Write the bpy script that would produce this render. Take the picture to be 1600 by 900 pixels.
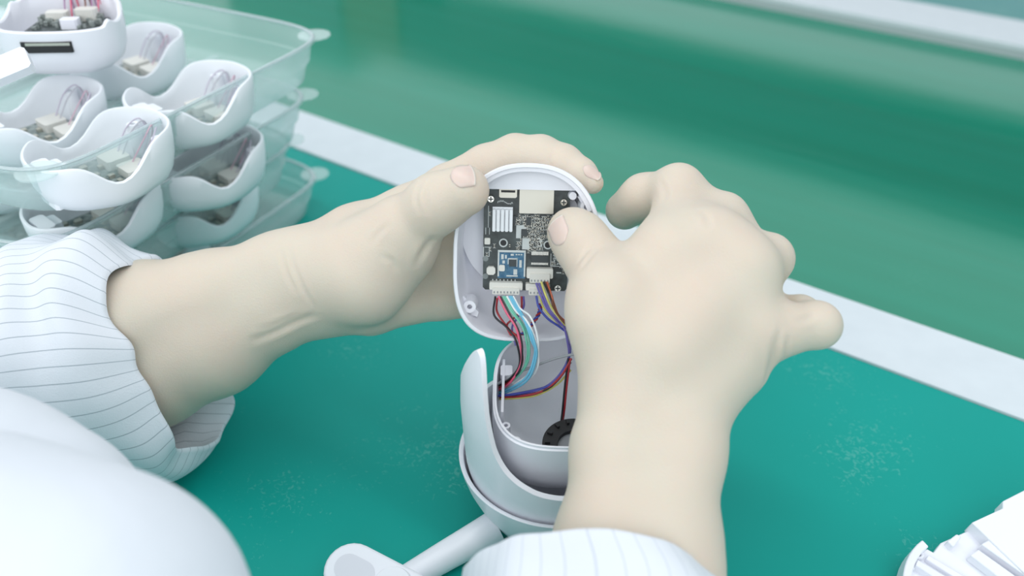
import bpy, bmesh, math, random
import numpy as np
from mathutils import Vector, Matrix
for o in list(bpy.data.objects): bpy.data.objects.remove(o)
random.seed(4)
SC = bpy.context.scene
COL = SC.collection
# ------------------------------------------------------------------ camera
F, PITCH, CH = 1400.0, math.atan(990/1400), .315
cs, sn = math.cos(PITCH), math.sin(PITCH)
cd = bpy.data.cameras.new('camera'); cam = bpy.data.objects.new('camera', cd); COL.objects.link(cam)
cd.sensor_width = 36; cd.lens = 36*F/1600; cd.clip_start = .01
cam.location = (0, 0, CH); cam.rotation_euler = (math.pi/2-PITCH, 0, 0)
cd.dof.use_dof = True; cd.dof.focus_distance = .37; cd.dof.aperture_fstop = 6.3
SC.camera = cam
# ------------------------------------------------------------------ light
w = bpy.data.worlds.new('room_light'); SC.world = w; w.use_nodes = True
bg = w.node_tree.nodes['Background']; bg.inputs[0].default_value = (.86, .94, 1, 1); bg.inputs[1].default_value = .92
BU = np.array([-.81378, .58117, 0]); BN = np.array([.58117, .81378, 0])   # along / across the conveyor
def area(name, n, u, z, sx, sy, power, col=(1, 1, 1)):
    l = bpy.data.lights.new(name, 'AREA'); l.shape = 'RECTANGLE'; l.size = sx; l.size_y = sy; l.energy = power; l.color = col
    o = bpy.data.objects.new(name, l); COL.objects.link(o); p = BN*n+BU*u
    o.location = (p[0], p[1], z); o.rotation_euler = (0, 0, math.atan2(BU[1], BU[0])); return o
area('ceiling_tube_light', .30, .2, 1.9, 3.4, .16, 13, (1, .99, .97))
fp = area('camera_side_fill_light', -1.3, .1, 1.1, 3.0, 1.3, 14, (1, .99, .97))  # unseen fill panel added on the camera side to brighten the fronts
fp.rotation_euler = (math.radians(58), 0, math.atan2(BU[1], BU[0])+math.pi)
SC.view_settings.view_transform = 'Standard'; SC.view_settings.look = 'None'; SC.view_settings.gamma = 1
SC.view_settings.use_curve_mapping = False; SC.view_settings.exposure = 0.05
# ------------------------------------------------------------------ helpers
CX, CY, CZ, CC = np.array([1., 0, 0]), np.array([0, sn, cs]), np.array([0, -cs, sn]), np.array([0, 0, CH])
def ray(px, py): return (px-800)/F*CX + (450-py)/F*CY - CZ
def P(px, py, D): return CC + D*ray(px, py)
def G(px, py, z):
    r = ray(px, py); return CC + (z-CH)/r[2]*r
def W(n, u, z=0.): return BN*n+BU*u+np.array([0, 0, z])
MATS = {}
def mat(name, col, rough=.4, metal=0., spec=.5, sss=0., noise=None, bump=None, alpha=1., coat=0., scol=None, trans=0.):
    if name in MATS: return MATS[name]
    m = bpy.data.materials.new(name); m.use_nodes = True; nt = m.node_tree; b = nt.nodes['Principled BSDF']
    b.inputs['Base Color'].default_value = (*col, 1); b.inputs['Roughness'].default_value = rough
    b.inputs['Metallic'].default_value = metal; b.inputs['Specular IOR Level'].default_value = spec
    b.inputs['Transmission Weight'].default_value = trans
    if coat: b.inputs['Coat Weight'].default_value = coat; b.inputs['Coat Roughness'].default_value = .2
    if sss:
        b.inputs['Subsurface Weight'].default_value = sss; b.inputs['Subsurface Radius'].default_value = (1, .45, .25)
        b.inputs['Subsurface Scale'].default_value = .004
    tc = nt.nodes.new('ShaderNodeTexCoord')
    if noise:
        sc, c2, amt = noise
        t = nt.nodes.new('ShaderNodeTexNoise'); t.inputs['Scale'].default_value = sc; t.inputs['Detail'].default_value = 5
        r = nt.nodes.new('ShaderNodeValToRGB'); r.color_ramp.elements[0].position = .35; r.color_ramp.elements[1].position = .7
        r.color_ramp.elements[0].color = (*col, 1); r.color_ramp.elements[1].color = (*[a*(1-amt)+c*amt for a, c in zip(col, c2)], 1)
        nt.links.new(tc.outputs['Object'], t.inputs['Vector']); nt.links.new(t.outputs['Fac'], r.inputs[0]); nt.links.new(r.outputs[0], b.inputs['Base Color'])
    if bump:
        sc, st = bump
        t = nt.nodes.new('ShaderNodeTexNoise'); t.inputs['Scale'].default_value = sc; t.inputs['Detail'].default_value = 4
        bp = nt.nodes.new('ShaderNodeBump'); bp.inputs['Strength'].default_value = st; bp.inputs['Distance'].default_value = .001
        nt.links.new(tc.outputs['Object'], t.inputs['Vector']); nt.links.new(t.outputs['Fac'], bp.inputs['Height']); nt.links.new(bp.outputs[0], b.inputs['Normal'])
    MATS[name] = m; return m
white = mat('white_plastic', (.86, .87, .93), .34, bump=(900, .06))
inner = mat('inner_white_plastic', (.74, .745, .81), .5)
hous_m = mat('satin_white_plastic', (.87, .90, .94), .4)
skin = mat('skin', (.66, .59, .49), .5, spec=.3, sss=.3, noise=(34, (.70, .52, .43), .30), bump=(1300, .16))
nail_m = mat('nail', (.72, .565, .50), .33, spec=.5, sss=.2)
nailtip_m = mat('nail_edge', (.80, .72, .64), .35)
pcb_m = mat('black_solder_mask', (.030, .038, .040), .35, noise=(260, (.10, .13, .13), .6))
silk_m = mat('silkscreen_ink', (.62, .66, .66), .6)
metal_m = mat('tin_plate', (.62, .60, .53), .38, metal=.75)
steel_m = mat('screw_steel', (.75, .75, .70), .25, metal=1)
chip_m = mat('chip_epoxy', (.045, .055, .06), .45)
blue_m = mat('blue_solder_mask', (.02, .11, .22), .4, noise=(500, (.12, .28, .40), .7))
conn_m = mat('ivory_nylon', (.76, .75, .70), .5)
sink_m = mat('anodised_aluminium', (.74, .77, .80), .35, metal=.35)
black_m = mat('black_rubber', (.02, .02, .022), .5)
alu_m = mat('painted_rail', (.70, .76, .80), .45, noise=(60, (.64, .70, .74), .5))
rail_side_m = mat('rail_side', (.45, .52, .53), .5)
def wire_mat(n, c): return mat('wire_'+n, c, .38)
WC = dict(black=(.02, .02, .025), red=(.42, .03, .04), pink=(.75, .12, .22), green=(.16, .52, .38), white=(.80, .84, .86), sky=(.16, .50, .70),
          blue=(.05, .07, .38), purple=(.16, .13, .42), yellow=(.66, .63, .18), orange=(.55, .14, .07), grey=(.33, .35, .38), brown=(.20, .07, .04), lilac=(.42, .25, .42))
def tag(o, label=None, cat=None, group=None, kind=None):
    if label: o['label'] = label
    if cat: o['category'] = cat
    if group: o['group'] = group
    if kind: o['kind'] = kind
    return o
def empty(name, loc=(0, 0, 0)):
    o = bpy.data.objects.new(name, None); COL.objects.link(o); o.location = loc; o.empty_display_size = .01; return o
def mesh(name, vs, fs, m, parent=None, smooth=True, M=None, uvs=None, kind=None):
    """M: 4x4 local->world for building in place; object keeps world coords relative to its parent"""
    me = bpy.data.meshes.new(name)
    vs = np.asarray(vs, float)
    if M is not None: vs = vs@M[:3, :3].T+M[:3, 3]
    off = np.array(parent.matrix_basis.translation) if parent is not None and parent.parent is None else np.zeros(3)
    if parent is not None and parent.parent is not None: off = np.array(parent.parent.matrix_basis.translation)+np.array(parent.matrix_basis.translation)
    me.from_pydata((vs-off).tolist(), [], [list(map(int, f)) for f in fs]); me.validate()
    bm = bmesh.new(); bm.from_mesh(me); bmesh.ops.recalc_face_normals(bm, faces=bm.faces); bm.to_mesh(me); bm.free()
    if smooth:
        me.polygons.foreach_set('use_smooth', [True]*len(me.polygons))
    if uvs is not None:
        l = me.uv_layers.new(name='UVMap'); 
        for lp in me.loops: l.data[lp.index].uv = uvs[lp.vertex_index]
    me.materials.append(m); o = bpy.data.objects.new(name, me); COL.objects.link(o)
    if parent is not None: o.parent = parent
    if smooth:
        try: me.set_sharp_from_angle(angle=math.radians(42))
        except Exception: pass
    if kind: o['kind'] = kind
    return o
class B:
    """collects boxes / cylinders / tubes into one mesh"""
    def __init__(s): s.v = []; s.f = []
    def add(s, v, f):
        k = len(s.v); s.v += [tuple(a) for a in v]; s.f += [[i+k for i in q] for q in f]; return s
    def box(s, x0, x1, y0, y1, z0, z1, c=0., rot=0.):
        mx, my = (x0+x1)/2, (y0+y1)/2; hx, hy = abs(x1-x0)/2, abs(y1-y0)/2
        if c: pts = [(-hx+c, -hy), (hx-c, -hy), (hx, -hy+c), (hx, hy-c), (hx-c, hy), (-hx+c, hy), (-hx, hy-c), (-hx, -hy+c)]
        else: pts = [(-hx, -hy), (hx, -hy), (hx, hy), (-hx, hy)]
        cr, sr = math.cos(rot), math.sin(rot); pts = [(mx+x*cr-y*sr, my+x*sr+y*cr) for x, y in pts]
        return s.prism(pts, z0, z1)
    def prism(s, pts, z0, z1):
        n = len(pts); v = [(x, y, z0) for x, y in pts]+[(x, y, z1) for x, y in pts]
        f = [list(range(n))[::-1], list(range(n, 2*n))]+[[i, (i+1) % n, n+(i+1) % n, n+i] for i in range(n)]
        return s.add(v, f)
    def cyl(s, x, y, z0, z1, r, n=20, r2=None, hole=0):
        r2 = r if r2 is None else r2; A = [2*math.pi*i/n for i in range(n)]
        if not hole:
            v = [(x+r*math.cos(a), y+r*math.sin(a), z0) for a in A]+[(x+r2*math.cos(a), y+r2*math.sin(a), z1) for a in A]
            return s.add(v, [list(range(n))[::-1], list(range(n, 2*n))]+[[i, (i+1) % n, n+(i+1) % n, n+i] for i in range(n)])
        v = []
        for rr, z in ((r, z0), (r2, z1), (hole, z1), (hole, z0)): v += [(x+rr*math.cos(a), y+rr*math.sin(a), z) for a in A]
        f = [[k*n+i, k*n+(i+1) % n, ((k+1) % 4)*n+(i+1) % n, ((k+1) % 4)*n+i] for k in range(4) for i in range(n)]
        return s.add(v, f)
    def out(s, name, m, parent=None, M=None, smooth=True, kind=None): return mesh(name, s.v, s.f, m, parent, smooth, M, kind=kind)
def spline(pts, n=10):
    pts = [np.array(p, float) for p in pts]; q = [2*pts[0]-pts[1]]+pts+[2*pts[-1]-pts[-2]]; out = []
    for i in range(1, len(q)-2):
        a, b, c, d = q[i-1:i+3]
        for k in range(n):
            t = k/n; out.append(.5*((2*b)+(-a+c)*t+(2*a-5*b+4*c-d)*t*t+(-a+3*b-3*c+d)*t**3))
    out.append(pts[-1]); return np.array(out)
def tube(pts, r, n=10, m=8):
    path = spline(pts, n) if n else np.array(pts); N = len(path); T = np.gradient(path, axis=0); T /= np.linalg.norm(T, axis=1)[:, None]+1e-12
    up = np.array([.13, .2, .97]); a = np.cross(T[0], up); a /= np.linalg.norm(a); v = []; rs = np.interp(np.linspace(0, 1, N), np.linspace(0, 1, len(r)), r) if hasattr(r, '__len__') else [r]*N
    for i in range(N):
        a = a-T[i]*(a@T[i]); a /= np.linalg.norm(a); b = np.cross(T[i], a)
        v += [path[i]+rs[i]*(math.cos(k*2*math.pi/m)*a+math.sin(k*2*math.pi/m)*b) for k in range(m)]
    f = [[i*m+k, i*m+(k+1) % m, (i+1)*m+(k+1) % m, (i+1)*m+k] for i in range(N-1) for k in range(m)]
    f += [list(range(m))[::-1], [(N-1)*m+k for k in range(m)]]; return v, f
def frame(px, py, D, tilt=0., yaw=0., roll=0.):
    """local axes x right, y up, z towards the viewer's side; units = photo pixels at depth D"""
    r = Matrix.Rotation(roll, 3, 'Z'); rx = Matrix.Rotation(tilt, 3, 'X'); ry = Matrix.Rotation(yaw, 3, 'Y')
    R = np.array([CX, CY, CZ]).T@np.array(ry@rx@r); M = np.eye(4); M[:3, :3] = R*(D/F); M[:3, 3] = P(px, py, D); return M
def sup(t, rx, ry, e):
    c, s_ = math.cos(t), math.sin(t); return (rx*math.copysign(abs(c)**(2/e), c), ry*math.copysign(abs(s_)**(2/e), s_))
def cup(N, prof, iprof, hfun, thick_bottom=True, outline=None):
    """prof/iprof: lists of (scale, t); outline(theta, scale)->(x,y); height = t*h(theta). closed solid shell"""
    v = []; rings = []
    for pr in (prof, iprof[::-1]):
        for sc, t in pr:
            rings.append(len(v))
            for k in range(N):
                th = 2*math.pi*k/N; x, y = outline(th, sc); v.append((x, y, t*hfun(th)))
    f = []
    for a, b in zip(rings[:-1], rings[1:]): f += [[a+k, a+(k+1) % N, b+(k+1) % N, b+k] for k in range(N)]
    f.append([rings[0]+k for k in range(N)][::-1]); f.append([rings[-1]+k for k in range(N)])
    return v, f
# ------------------------------------------------------------------ signed-distance flesh (surface nets)
def rcone(p, a, b, r1, r2):
    ab = b-a; t = np.clip(((p-a)@ab)/(ab@ab), 0, 1); return np.linalg.norm(p-a-t[..., None]*ab, axis=-1)-(r1+(r2-r1)*t)
def smin(a, b, k):
    h = np.clip(.5+.5*(b-a)/k, 0, 1); return b*(1-h)+a*h-k*h*(1-h)
def flesh(groups, creases, h=.00095, clip=None):
    """groups: list of (k_inside, k_join, [(a,b,r1,r2)...])"""
    allp = [q for g in groups for q in g[2]]
    lo = np.min([np.minimum(q[0]-q[2], q[1]-q[3]) for q in allp], axis=0)-.004
    hi = np.max([np.maximum(q[0]+q[2], q[1]+q[3]) for q in allp], axis=0)+.004
    n = np.ceil((hi-lo)/h).astype(int)+1
    ax = [lo[i]+h*np.arange(n[i]) for i in range(3)]
    V = np.full(n, .05, np.float32)
    def sub(q, mg):
        l = np.minimum(q[0]-q[2], q[1]-q[3])-mg; u = np.maximum(q[0]+q[2], q[1]+q[3])+mg
        i0 = np.clip(((l-lo)/h).astype(int), 0, n-1); i1 = np.clip(((u-lo)/h).astype(int)+2, 1, n)
        sl = tuple(slice(i0[i], i1[i]) for i in range(3))
        pts = np.stack(np.meshgrid(*[ax[i][sl[i]] for i in range(3)], indexing='ij'), -1)
        return sl, pts
    for ki, kj, prims in groups:
        T = np.full(n, .05, np.float32)
        for q in prims:
            sl, pts = sub(q, max(ki, kj)+.004); T[sl] = smin(T[sl], rcone(pts, *q), ki)
        V = smin(V, T, kj)
    for a, b, r, k in creases:
        sl, pts = sub((a, b, r, r), .006); V[sl] = -smin(-V[sl], rcone(pts, a, b, r, r), k)
    A = lo+0*h; idx = {}
    I = V < 0; cn = n-1; ncell = int(np.prod(cn)); S = np.zeros((ncell, 3)); Cn = np.zeros(ncell); quads = []
    st = np.array([cn[1]*cn[2], cn[2], 1])
    for d in range(3):
        s0 = [slice(None)]*3; s1 = [slice(None)]*3; s0[d] = slice(0, -1); s1[d] = slice(1, None)
        a, b = V[tuple(s0)], V[tuple(s1)]; cr = (a < 0) != (b < 0); e = np.argwhere(cr)
        t = (a[cr]/(a[cr]-b[cr])); pos = e.astype(float); pos[:, d] += t
        o1, o2 = [(1, 2), (2, 0), (0, 1)][d]; cells = []
        for da, db in ((0, 0), (-1, 0), (-1, -1), (0, -1)):
            c = e.copy(); c[:, o1] += da; c[:, o2] += db; cells.append(c@st)
            for k in range(3): S[:, k] += np.bincount(c@st, pos[:, k], ncell)
            Cn += np.bincount(c@st, minlength=ncell)
        q = np.stack(cells, 1); fl = a[cr] < 0; q[~fl] = q[~fl][:, ::-1]; quads.append(q)
    used = np.nonzero(Cn)[0]; rm = np.zeros(ncell, int); rm[used] = np.arange(len(used)); v = S[used]/Cn[used][:, None]; q = rm[np.concatenate(quads)]
    E = np.concatenate([q[:, [0, 1]], q[:, [1, 2]], q[:, [2, 3]], q[:, [3, 0]]]); E = np.concatenate([E, E[:, ::-1]])
    deg = np.bincount(E[:, 0], minlength=len(v))[:, None]
    for lam in (.55, -.5, .55, -.5, .5):
        av = np.stack([np.bincount(E[:, 0], v[E[:, 1], k], len(v)) for k in range(3)], 1)/deg; v = v+lam*(av-v)
    return lo+v*h, q
def fast_mesh(name, v, q, m, parent):
    off = np.array(parent.location); me = bpy.data.meshes.new(name); me.from_pydata((v-off).tolist(), [], q.tolist())
    me.polygons.foreach_set('use_smooth', [True]*len(me.polygons)); me.materials.append(m)
    o = bpy.data.objects.new(name, me); COL.objects.link(o); o.parent = parent; return o
def J(px, py, D, r): return (P(px, py, D), r/1000)
def chain(*js): 
    js = [J(*j) for j in js]; return [(js[i][0], js[i+1][0], js[i][1], js[i+1][1]) for i in range(len(js)-1)]

# ================================================================== setting: bench, rails, conveyor
def slab(name, n0, n1, u0, u1, z0, z1, m, parent=None, bev=.0006):
    b = B(); c = [W(n0, u0), W(n1, u0), W(n1, u1), W(n0, u1)]; b.prism([(p[0], p[1]) for p in c], z0, z1)
    return b.out(name, m, parent, smooth=False)
def surf_mat(name, base, dark, light, rough, streak=False):
    m = bpy.data.materials.new(name); m.use_nodes = True; nt = m.node_tree; b = nt.nodes['Principled BSDF']; N = nt.nodes.new; L = nt.links.new
    b.inputs['Roughness'].default_value = rough
    b.inputs['Specular IOR Level'].default_value = .62 if streak else .22
    tc = N('ShaderNodeTexCoord'); mp = N('ShaderNodeMapping'); mp.inputs['Rotation'].default_value = (0, 0, -math.atan2(BU[1], BU[0])); L(tc.outputs['Object'], mp.inputs[0])
    mp2 = N('ShaderNodeMapping'); mp2.inputs['Scale'].default_value = (.35, 6, 1) if streak else (1, 1, 1); L(mp.outputs[0], mp2.inputs[0])
    t = N('ShaderNodeTexNoise'); t.inputs['Scale'].default_value = 5; t.inputs['Detail'].default_value = 5; L(mp2.outputs[0], t.inputs[0])
    r = N('ShaderNodeValToRGB'); r.color_ramp.elements[0].position = .3; r.color_ramp.elements[1].position = .75
    r.color_ramp.elements[0].color = (*dark, 1); r.color_ramp.elements[1].color = (*base, 1); L(t.outputs['Fac'], r.inputs[0])
    # light scuffs and dust specks
    v = N('ShaderNodeTexNoise'); v.inputs['Scale'].default_value = 330; v.inputs['Detail'].default_value = 2; v.inputs['Distortion'].default_value = 1.5; L(mp.outputs[0], v.inputs[0])
    k = N('ShaderNodeTexNoise'); k.inputs['Scale'].default_value = 11; L(mp.outputs[0], k.inputs[0])
    a = N('ShaderNodeMath'); a.operation = 'MULTIPLY'; L(v.outputs['Fac'], a.inputs[0]); L(k.outputs['Fac'], a.inputs[1])
    rr = N('ShaderNodeValToRGB'); rr.color_ramp.elements[0].position = .37; rr.color_ramp.elements[1].position = .45; rr.color_ramp.elements[1].color = (.28, .28, .28, 1); L(a.outputs[0], rr.inputs[0])
    mx = N('ShaderNodeMix'); mx.data_type = 'RGBA'; mx.inputs[7].default_value = (*light, 1); L(rr.outputs[0], mx.inputs[0]); L(r.outputs[0], mx.inputs[6]); L(mx.outputs[2], b.inputs['Base Color'])
    rn = N('ShaderNodeTexNoise'); rn.inputs['Scale'].default_value = 30; L(mp2.outputs[0], rn.inputs[0])
    ma = N('ShaderNodeMapRange'); ma.inputs[3].default_value = rough-.06; ma.inputs[4].default_value = rough+.08; L(rn.outputs['Fac'], ma.inputs[0]); L(ma.outputs[0], b.inputs['Roughness'])
    return m
mat_m = surf_mat('green_mat', (.002, .35, .30), (.002, .31, .26), (.22, .56, .50), .46)
belt_m = surf_mat('green_belt', (.003, .265, .165), (.002, .23, .135), (.03, .30, .19), .12, True)
far_m = surf_mat('far_mat', (.09, .33, .32), (.08, .30, .29), (.25, .55, .47), .4)
tag(slab('work_mat', -.6, .4172, -1.3, 1.5, -.004, 0, mat_m), 'teal green rubber work mat with pale scuffs, nearest the camera under the hands', 'mat')
bench = slab('workbench_frame', -.6, .4172, -1.3, 1.5, -.03, -.0042, rail_side_m); tag(bench, 'grey bench board under the teal work mat', 'bench')
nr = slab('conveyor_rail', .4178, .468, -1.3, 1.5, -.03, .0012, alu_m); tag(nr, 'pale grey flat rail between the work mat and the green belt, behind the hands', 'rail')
tag(slab('conveyor_belt', .4685, .987, -1.3, 1.5, -.016, -.012, belt_m), 'glossy green conveyor belt running diagonally behind the hands', 'conveyor belt')
fr = empty('conveyor_rail', tuple(W(.99, .2))); tag(fr, 'pale grey rail with darker grey side along the far edge of the belt, top right', 'rail')
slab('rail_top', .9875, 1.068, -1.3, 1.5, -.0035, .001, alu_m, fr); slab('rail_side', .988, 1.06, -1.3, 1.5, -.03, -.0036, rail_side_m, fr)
tag(slab('far_mat', 1.0685, 1.6, -1.3, 1.5, -.008, -.004, far_m), 'pale teal bench mat beyond the far rail, top right corner', 'mat')
tag(slab('floor', -2.5, 3.5, -3, 3, -.76, -.75, mat('floor_paint', (.35, .42, .42), .4, noise=(3, (.3, .36, .37), .5))), kind='structure')
# unseen helpers added for the belt band: a bar shades it, others mirror in it
dk = mat('unseen_bar_grey', (.13, .155, .17), .6)
tag(slab('belt_shade_bar', .545, .66, -1.4, .62, .50, .53, dk), 'unseen grey bar added above the conveyor to shade a band of the belt', 'shade bar')
tag(slab('belt_reflection_beam', 1.12, 1.20, -1.5, 1.03, .125, .25, dk), 'dark beam beyond the far rail, seen only as the dark band mirrored in the belt', 'beam')
tag(slab('belt_reflection_box', 1.12, 1.25, 1.04, 1.17, -.0038, .25, mat('reflection_brown', (.30, .20, .13), .8)), 'unseen brown box added beyond the far rail to mirror as a brown patch', 'box')  # added only for its brown reflection in the belt
tag(slab('belt_reflection_block', 1.12, 1.25, 1.18, 1.49, -.0038, .30, mat('reflection_grey', (.26, .31, .33), .6)), 'unseen grey block added beyond the far rail to mirror at the belt top left', 'machine')  # plain grey block, added only for its reflection in the belt

# ================================================================== clear trays with camera housings
def tray_mat():
    m = bpy.data.materials.new('clear_thermoform'); m.use_nodes = True; nt = m.node_tree; N = nt.nodes.new; L = nt.links.new
    out = nt.nodes['Material Output']; b = nt.nodes['Principled BSDF']; b.inputs['Base Color'].default_value = (.80, .90, .90, 1); b.inputs['Roughness'].default_value = .12
    t = N('ShaderNodeBsdfTransparent'); t.inputs[0].default_value = (.95, .985, .98, 1); mx = N('ShaderNodeMixShader')
    lw = N('ShaderNodeLayerWeight'); lw.inputs[0].default_value = .35; r = N('ShaderNodeMapRange'); r.inputs[3].default_value = .15; r.inputs[4].default_value = .48
    L(lw.outputs['Facing'], r.inputs[0]); L(r.outputs[0], mx.inputs[0]); L(t.outputs[0], mx.inputs[1]); L(b.outputs[0], mx.inputs[2]); L(mx.outputs[0], out.inputs[0]); return m
tray_m = tray_mat()
PHI = math.radians(8)
E1 = BU*math.cos(PHI)-BN*math.sin(PHI); E2 = -(BN*math.cos(PHI)+BU*math.sin(PHI))
TL, TW, TH = .30, .205, .026          # along the line, across, depth
def tray(corner_nu, z, label):
    c = W(*corner_nu)+E1*TL/2+E2*TW/2; c[2] = z
    t = empty('clear_tray', tuple(c)); tag(t, label, 'tray', 'clear trays stacked at the left')
    M = np.eye(4); M[:3, 0] = -E1; M[:3, 1] = -E2; M[:3, 2] = (0, 0, 1); M[:3, 3] = c
    ol = lambda th, s: sup(th, TL/2-.018+s, TW/2-.018+s, 9)
    N = 96; hf = lambda th: 1.
    # one thin sheet: floor, sloping wall, rolled rim, flat flange
    v = []; f = []; rings = []
    prof = [(.0105, .0004), (.0125, .002), (.0150, TH*.5), (.0162, TH*.52), (.018, TH-.001), (.0188, TH), (.0198, TH), (.0203, TH-.0012)]
    for s, z_ in prof:
        rings.append(len(v)); 
        for k in range(N): x, y = ol(2*math.pi*k/N, s); v.append((x, y, z_))
    for a, b_ in zip(rings[:-1], rings[1:]): f += [[a+k, a+(k+1) % N, b_+(k+1) % N, b_+k] for k in range(N)]
    f.append(list(range(N)))
    tr = mesh('tray_wall', v, f, tray_m, t, True, M)
    md = tr.modifiers.new('sheet', 'SOLIDIFY'); md.thickness = .0005
    # bright rolled rim
    v, f = [], []
    pts = [(*ol(2*math.pi*k/N, .0188), TH+.0003) for k in range(N)]
    for k in range(N):
        for a in range(6):
            q = 2*math.pi*a/6; x, y, zz = pts[k]; v.append((x*(1+.006*math.cos(q)), y*(1+.009*math.cos(q)), zz+.0008*math.sin(q)))
    f = [[k*6+a, ((k+1) % N)*6+a, ((k+1) % N)*6+(a+1) % 6, k*6+(a+1) % 6] for k in range(N) for a in range(6)]
    mesh('rim', v, f, mat('clear_rim', (.80, .90, .92), .12, trans=.55), t, True, M)
    # corner tabs of the flange
    for sx in (1, -1):
        for sy in (1, -1):
            b = B(); b.cyl(sx*(TL/2-.0075), sy*(TW/2-.0075), TH-.0007, TH+.0001, .0095, 20); b.out('stacking_tab', tray_m, t, M)
    # moulded ribs that keep the housings apart
    b = B()
    for x in (-.075, 0, .075): b = B(); b.box(x-.0025, x+.0025, -TW/2+.02, TW/2-.02, .0006, .006, .001); b.out('divider', tray_m, t, M)
    return t
tz = [0.0006, .0365, .0725, .1085]
tray((.372, .418), tz[0], 'clear plastic tray at the bottom of the stack, lying on the green mat')
tray((.350, .412), tz[1], 'second clear plastic tray from the bottom of the stack')
tray((.349, .392), tz[2], 'clear plastic tray directly under the topmost one, corner tab over the rail')
tray((.357, .384), tz[3], 'topmost clear plastic tray, empty at its far corner, with six white housings')

def housing(c, z, ang, label, group='open white camera housings in the clear trays', flip=1, tilt=None, s=.87, rich=True, H=.032):
    """open white shell: tall rounded end, side notches, lower front lip; pcb, connectors and wires inside"""
    o = empty('camera_housing', (c[0], c[1], z)); tag(o, label, 'camera housing', group)
    M = np.eye(4); R = np.array(Matrix.Rotation(ang, 3, 'Z'))
    if tilt is not None: R = np.array(Matrix.Rotation(tilt[0], 3, Vector(tilt[1])))@R
    M[:3, :3] = R*s; M[:3, 3] = (c[0], c[1], z)
    RX, RY, T = .0375, .030, .0021
    def h(th):
        c_ = math.cos(th); a = abs(math.atan2(math.sin(th), c_))/math.pi     # 0 at tall end, 1 at front lip
        e = H
        d = math.exp(-((a-.53)/.105)**2)*.0155
        return e*(1-.16*max(0, a-.55)/.45)-d
    ol = lambda th, k: sup(th, max(RX*k[0]-k[1], .0005), max(RY*k[0]-k[1], .0005), 2.35)
    prof = [((.50, 0), 0), ((.70, 0), .03), ((.83, 0), .12), ((.915, 0), .27), ((.965, 0), .48), ((.99, 0), .72), ((1, 0), .97), ((1, .0006), 1)]
    ip = [((.50, T), .07), ((.70, T), .095), ((.83, T), .17), ((.915, T), .31), ((.965, T), .50), ((.99, T), .74), ((1, T), .97), ((1, .0016), 1)]
    v, f = cup(72, prof, ip, h, outline=ol); mesh('shell', v, f, hous_m, o, True, M)
    b = B(); b.box(-.0335, -.0255, -.010, .008, .004, H*.80, .0015).box(-.0255, -.020, -.004, .008, .004, H*.72, .001); b.out('clip_post', hous_m, o, M)
    b = B(); b.cyl(.026, .013, .006, H*.78, .0035, 14, hole=.0014).cyl(.026, -.013, .006, H*.78, .0035, 14, hole=.0014); b.out('screw_post', hous_m, o, M)
    b = B(); b.box(-.018, .019, -.021, .021, .0075, .0088); pc = b.out('circuit_board', mat('dim_pcb', (.10, .14, .14), .4, noise=(300, (.45, .50, .48), .8)), o, M, False)
    b = B(); b.box(.004, .017, -.017, -.003, .0088, .0135, .001).box(.002, .015, .001, .015, .0088, .0140, .001); b.out('connector', conn_m, o, M)
    b = B(); rr = random.Random(7)
    for i in range(26):
        x, y = rr.uniform(-.016, 0), rr.uniform(-.018, .018); b.box(x, x+rr.uniform(.001, .004), y, y+rr.uniform(.001, .004), .0088, .0088+rr.uniform(.0006, .0025))
    b.out('chips', metal_m, o, M, False, 'stuff')
    for i, (cn, y0) in enumerate((('lilac', -.012), ('pink', -.006), ('grey', .005), ('lilac', .010))):
        v, f = tube([(.012, y0, .013), (.021, y0*1.2, .024), (.028, y0*.8, .029), (.030, y0*.3+.004, .020), (.022, y0*.2, .012)], .0004, 6, 6); mesh('wire', v, f, mat('pale_wire_'+cn, {'lilac': (.55, .50, .60), 'pink': (.62, .42, .50), 'grey': (.5, .5, .55)}[cn], .5), o, True, M)
    return o
A1 = math.atan2(E1[1], E1[0])
def at(px, py, z): g = G(px, py, z); return (g[0], g[1])
ang = math.radians(48)
B0 = .0012
housing(at(300, 160, tz[3]+.018), tz[3]+B0, ang, 'open white camera housing nearest the empty corner of the topmost tray')
housing(at(160, 244, tz[3]+.018), tz[3]+B0, ang, 'open white camera housing at the front corner of the topmost tray, above the sleeve')
housing(at(62, 186, tz[3]+.018), tz[3]+B0, ang, 'open white camera housing directly below the upright shell in the topmost tray')
housing(at(200, 92, tz[3]+.018), tz[3]+B0, ang, 'open white camera housing right behind the upright shell in the topmost tray')
housing(at(20, 60, tz[3]+.018), tz[3]+B0, ang, 'open white camera housing left of the upright shell, at the left frame edge')
L2 = 'white camera housing in the clear tray just below the topmost, '
housing(at(322, 258, tz[2]+.018), tz[2]+B0, ang, L2+'right one')
housing(at(150, 330, tz[2]+.018), tz[2]+B0, ang, L2+'front one')
housing(at(20, 262, tz[2]+.018), tz[2]+B0, ang, L2+'at the left frame edge')
L3 = 'white camera housing in the second clear tray from the bottom, '
housing(at(318, 318, tz[1]+.018), tz[1]+B0, ang, L3+'right one above the mat')
housing(at(40, 345, tz[1]+.018), tz[1]+B0, ang, L3+'at the left frame edge')
housing(at(243, 388, tz[0]+.018), tz[0]+B0, math.radians(40), 'white camera housing with exposed circuit board in the bottom tray, above the cuff')
housing(at(70, 405, tz[0]+.018), tz[0]+B0, ang, 'white camera housing in the bottom tray, behind the striped sleeve')

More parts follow.
